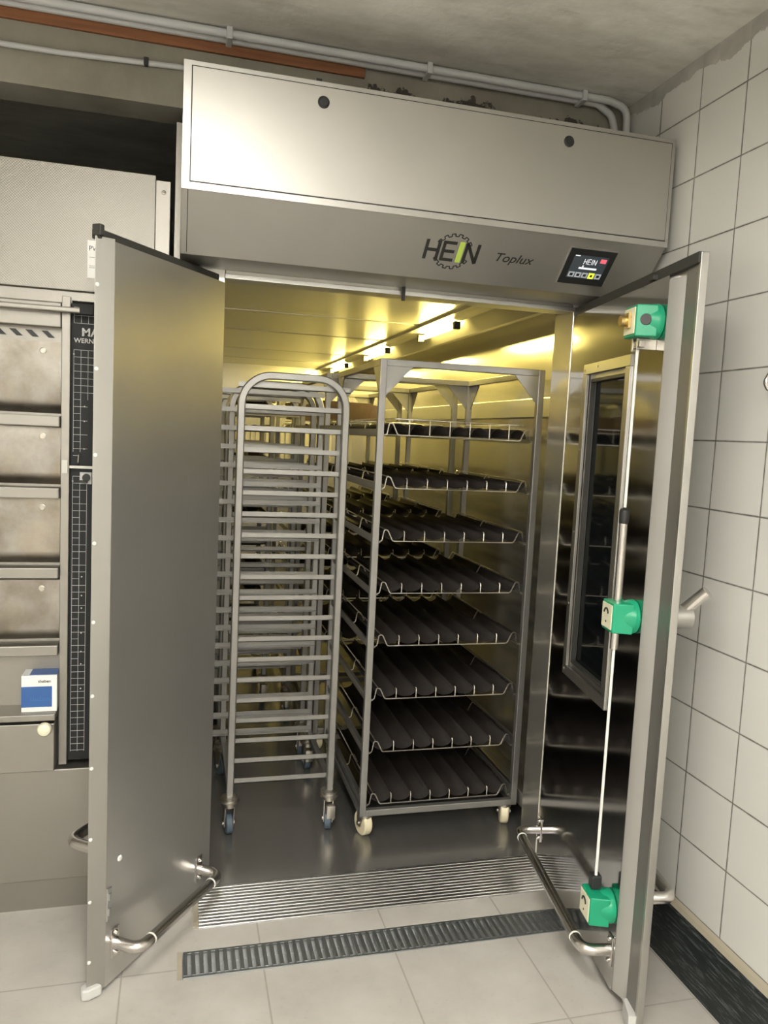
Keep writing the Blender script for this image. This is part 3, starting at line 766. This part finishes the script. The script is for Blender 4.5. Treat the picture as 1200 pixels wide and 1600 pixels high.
# decks
for i, (z0, z1) in enumerate(((1.600, 1.818), (1.382, 1.562), (1.136, 1.345), (.893, 1.092))):
    pr = [(OY + .006, z1), (OY + .002, z0 + .045)] + [(OY + .002 + .045 * (1 - math.cos(a)), z0 + .045 - .035 * math.sin(a)) for a in (.4, .8, 1.2)] + [(OY + .045, z0), (OY + .06, z0), (OY + .06, z1)]
    dd = O(MB().prism(pr, 0, OX0, -.4795).build('deck_door', 'deck', smooth=True))
    q = MB().lathe([(.010, 0), (.010, .002), (.0075, .003), (.0075, .0015), (.005, .0015), (.005, .0035), (.001, .0035)], (-.531, OY + .006, z1 - .028), (0, -1, 0), 18).build('screw', 'cast', smooth=True); q.parent = dd
    O(MB().box(OX0, -.4795, OY - .022, OY + .05, z0 - .036, z0 - .003, bev=.003).build('deck_ledge', 'oven'))
O(MB().box(OX0, -.481, OY - .06, OY + .09, .664, .684, bev=.002).build('shelf', 'oven'))
dw = O(MB().box(OX0, -.484, OY - .045, OY + .03, .496, .650, bev=.003).build('drawer', 'oven'))
q = MB().lathe([(.010, 0), (.010, .008), (.020, .014), (.0215, .022), (.018, .029), (.008, .033), (.001, .034)], (-.510, OY - .045, .640), (0, -1, 0), 28).build('knob', 'cream', smooth=True); q.parent = dw
O(MB().box(OX0, -.165, OY - .02, 1.3, .125, .490, bev=.003).build('base_cabinet', 'oven'))
O(MB().box(OX0, -.17, OY + .03, 1.3, 0, .125).build('plinth', 'oven'))
# black grid panel with lettering
pn = O(MB().box(-.4535, -.225, OY + .012, OY + .04, .505, 1.948, bev=.002).build('control_panel', 'panelblack'))
b = MB(); gx = [-.445, -.4245, -.404, -.3835, -.363]; fy = OY + .0113; lw = .0005
def vl(x, a, c): b.box(x - lw, x + lw, fy, fy + .0007, a, c)
def hl(z, a, c): b.box(a, c, fy, fy + .0007, z - lw, z + lw)
for x in gx: vl(x, 1.880, 1.927)
for z in (1.880, 1.903, 1.927): hl(z, gx[0], gx[-1])
z = 1.800; k = 0
while z > 1.47:
    hl(z, gx[0], gx[-1] if k < 7 else (gx[1] if k % 2 else gx[2])); z -= .0214; k += 1
for j, x in enumerate(gx): vl(x, 1.49 if j < 2 else 1.65, 1.8)
z = 1.415; k = 0
while z > .53:
    hl(z, gx[0], gx[2] if (k % 3 or k > 28) else gx[1]); z -= .0214; k += 1
for j, x in enumerate(gx[:3]): vl(x, .534, 1.415)
q = b.build('grid_lines', 'silver'); q.parent = pn
text('panel_lettering', 'MA', .034, 'silver', pn, front(-.424, OY + .0118, 1.843), bold=.0007)
text('panel_lettering', 'WERNE', .0195, 'silver', pn, front(-.445, OY + .0118, 1.822), bold=.0003)
b = MB()
for x, z in ((-.445, 1.787), (-.445, 1.40), (-.413, 1.63), (-.413, 1.585), (-.413, 1.50), (-.416, 1.1), (-.416, 1.04), (-.416, 1.0), (-.416, .92), (-.416, .86), (-.416, .82), (-.416, .74)):
    b.lathe([(.0022, 0), (.0022, .001)], (x, OY + .012, z), (0, -1, 0), 8)
q = b.build('pin_lamps', 'silver'); q.parent = pn
q = MB().box(-.4535, -.25, OY - .002, OY + .006, 1.440, 1.448).box(-.474, -.458, OY - .009, OY - .003, 1.425, 1.465).build('panel_clamp', 'trimsteel'); q.parent = pn
q = MB().tube(fillet([(-.428, OY + .012, 1.455), (-.428, OY - .004, 1.458), (-.426, OY - .004, 1.482), (-.426, OY + .012, 1.485)], .006), .003, 8).build('panel_hook', 'tube', smooth=True); q.parent = pn
q = MB().box(-.424, -.39, OY + .008, OY + .012, 1.392, 1.428).build('switch_plate', 'silver'); q.parent = pn
q = MB().lathe([(.012, 0), (.011, .014)], (-.405, OY + .008, 1.412), (0, -1, 0), 18).box(-.425, -.40, OY - .006, OY + .002, 1.396, 1.404).build('switch_knob', 'black'); q.parent = pn
# sticker on the hood
sk = O(MB().box(-.408, -.360, OY - .0015, OY, 2.015, 2.125).build('sticker', 'paper'))
b = MB()
for z in (2.045, 2.05, 2.075): b.box(-.403, -.372, OY - .002, OY - .0012, z, z + .001)
q = b.build('sticker_print', 'ink'); q.parent = sk
text('sticker_print', 'PW', .020, 'ink', sk, front(-.405, OY - .0018, 2.095))
# small carton on the shelf
cb = thing('carton', 'small white and blue carton standing on the oven shelf above the drawer', 'box', (-.53, OY + .005, .684))
MB().box(-.052, .050, -.035, .045, 0, .115, bev=.001).build('box_body', 'paper', cb)
MB().box(-.052, .036, -.0362, -.035, .015, .080).build('blue_panel', 'blue', cb)
MB().box(-.030, .050, -.028, .040, .115, .1157).build('blue_lid_print', 'blue', cb)
text('box_lettering', 'theben', .014, 'ink', cb, front(-.004, -.0358, .092), width=.036)
text('box_lettering', 'theben', .022, 'bluetext', cb, front(-.026, -.0366, .035), width=.055)

# ================================================================== PIPES, WOOD, DRAIN, HOOK
cd = thing('conduit_pair', 'pair of grey cable conduits running along the top of the back wall', 'pipe', (0, -.03, ZC - .03))
def CD(o): o.parent = cd; o.location = (0, .03, -(ZC - .03)); return o
CD(MB().tube(fillet([(-2.9, -.052, ZC - .016), (1.27, -.052, ZC - .016), (1.345, -.045, ZC - .03), (1.352, -.035, ZC - .16), (1.31, -.02, ZC - .222)], .05), .0125, 12).build('conduit', 'conduit', smooth=True))
CD(MB().tube(fillet([(-2.9, -.024, ZC - .020), (1.24, -.024, ZC - .020), (1.30, -.02, ZC - .05), (1.32, -.02, ZC - .12), (1.25, -.015, ZC - .225)], .04), .0125, 12).build('conduit', 'conduit', smooth=True))
for x in (-1.2, -.01, .62, 1.17):
    CD(MB().box(x - .009, x + .009, -.070, -.006, ZC - .036, ZC - .0005, bev=.003).build('clamp', 'conduit'))
cb2 = thing('cable', 'thin grey cable clipped along the plaster beam above the oven', 'cable', (-1, -.01, 2.655))
def CB(o): o.parent = cb2; o.location = (1, .01, -2.655); return o
CB(MB().tube([(-2.9, -.010, 2.645), (-1.2, -.010, 2.648), (-.5, -.010, 2.650), (-.15, -.010, 2.664), (.0, -.010, 2.664)], .008, 10).build('cable_run', 'conduit', smooth=True))
for x in (-1.6, -.25): CB(MB().box(x - .007, x + .007, -.021, 0, 2.652, 2.674, bev=.002).build('cable_clip', 'black'))
tag(MB().box(-2.9, .42, -.012, 0, 2.722, 2.762).build('wood_strip', 'wood', bevel=.002), 'rough brown wooden batten fixed under the conduits on the beam', 'batten')
# drain
dn = thing('floor_drain', 'long galvanised slotted drain grate in the tiled floor before the ramp', 'drain', (.6, -.35, -.03))
def DN(o): o.parent = dn; o.location = (-.6, .35, .03); return o
DN(MB().box(DX0, DX1, DY0, DY1, -.05, -.045).box(DX0, DX1, DY0, DY0 + .003, -.045, -.001).box(DX0, DX1, DY1 - .003, DY1, -.045, -.001).build('channel', 'conduit'))
b = MB(); b.box(DX0 + .004, DX1, DY0 + .003, DY0 + .012, -.006, .0015); b.box(DX0 + .004, DX1, DY1 - .012, DY1 - .003, -.006, .0015)
x = DX0 + .004
while x < DX1 - .02:
    b.box(x, x + .0115, DY0 + .012, DY1 - .012, -.004, .0025); x += .0235
DN(b.build('grate', 'gate', bevel=.0012))
DN(MB().box(DX0 - .014, DX0, DY0, DY1, -.002, .0012).build('end_grout', 'beige'))
# wall hook at the right edge
hk = tag(MB().tube(fillet([(XR, -.850, 1.80), (XR - .035, -.850, 1.795), (XR - .048, -.850, 1.77), (XR - .035, -.850, 1.75), (XR - .02, -.850, 1.76)], .015), .006, 10).lathe([(.018, 0), (.018, .003)], (XR, -.850, 1.80), (-1, 0, 0), 16).build('wall_hook', 'tube', smooth=True), 'small steel hook on the white tiled wall at the right edge', 'hook')
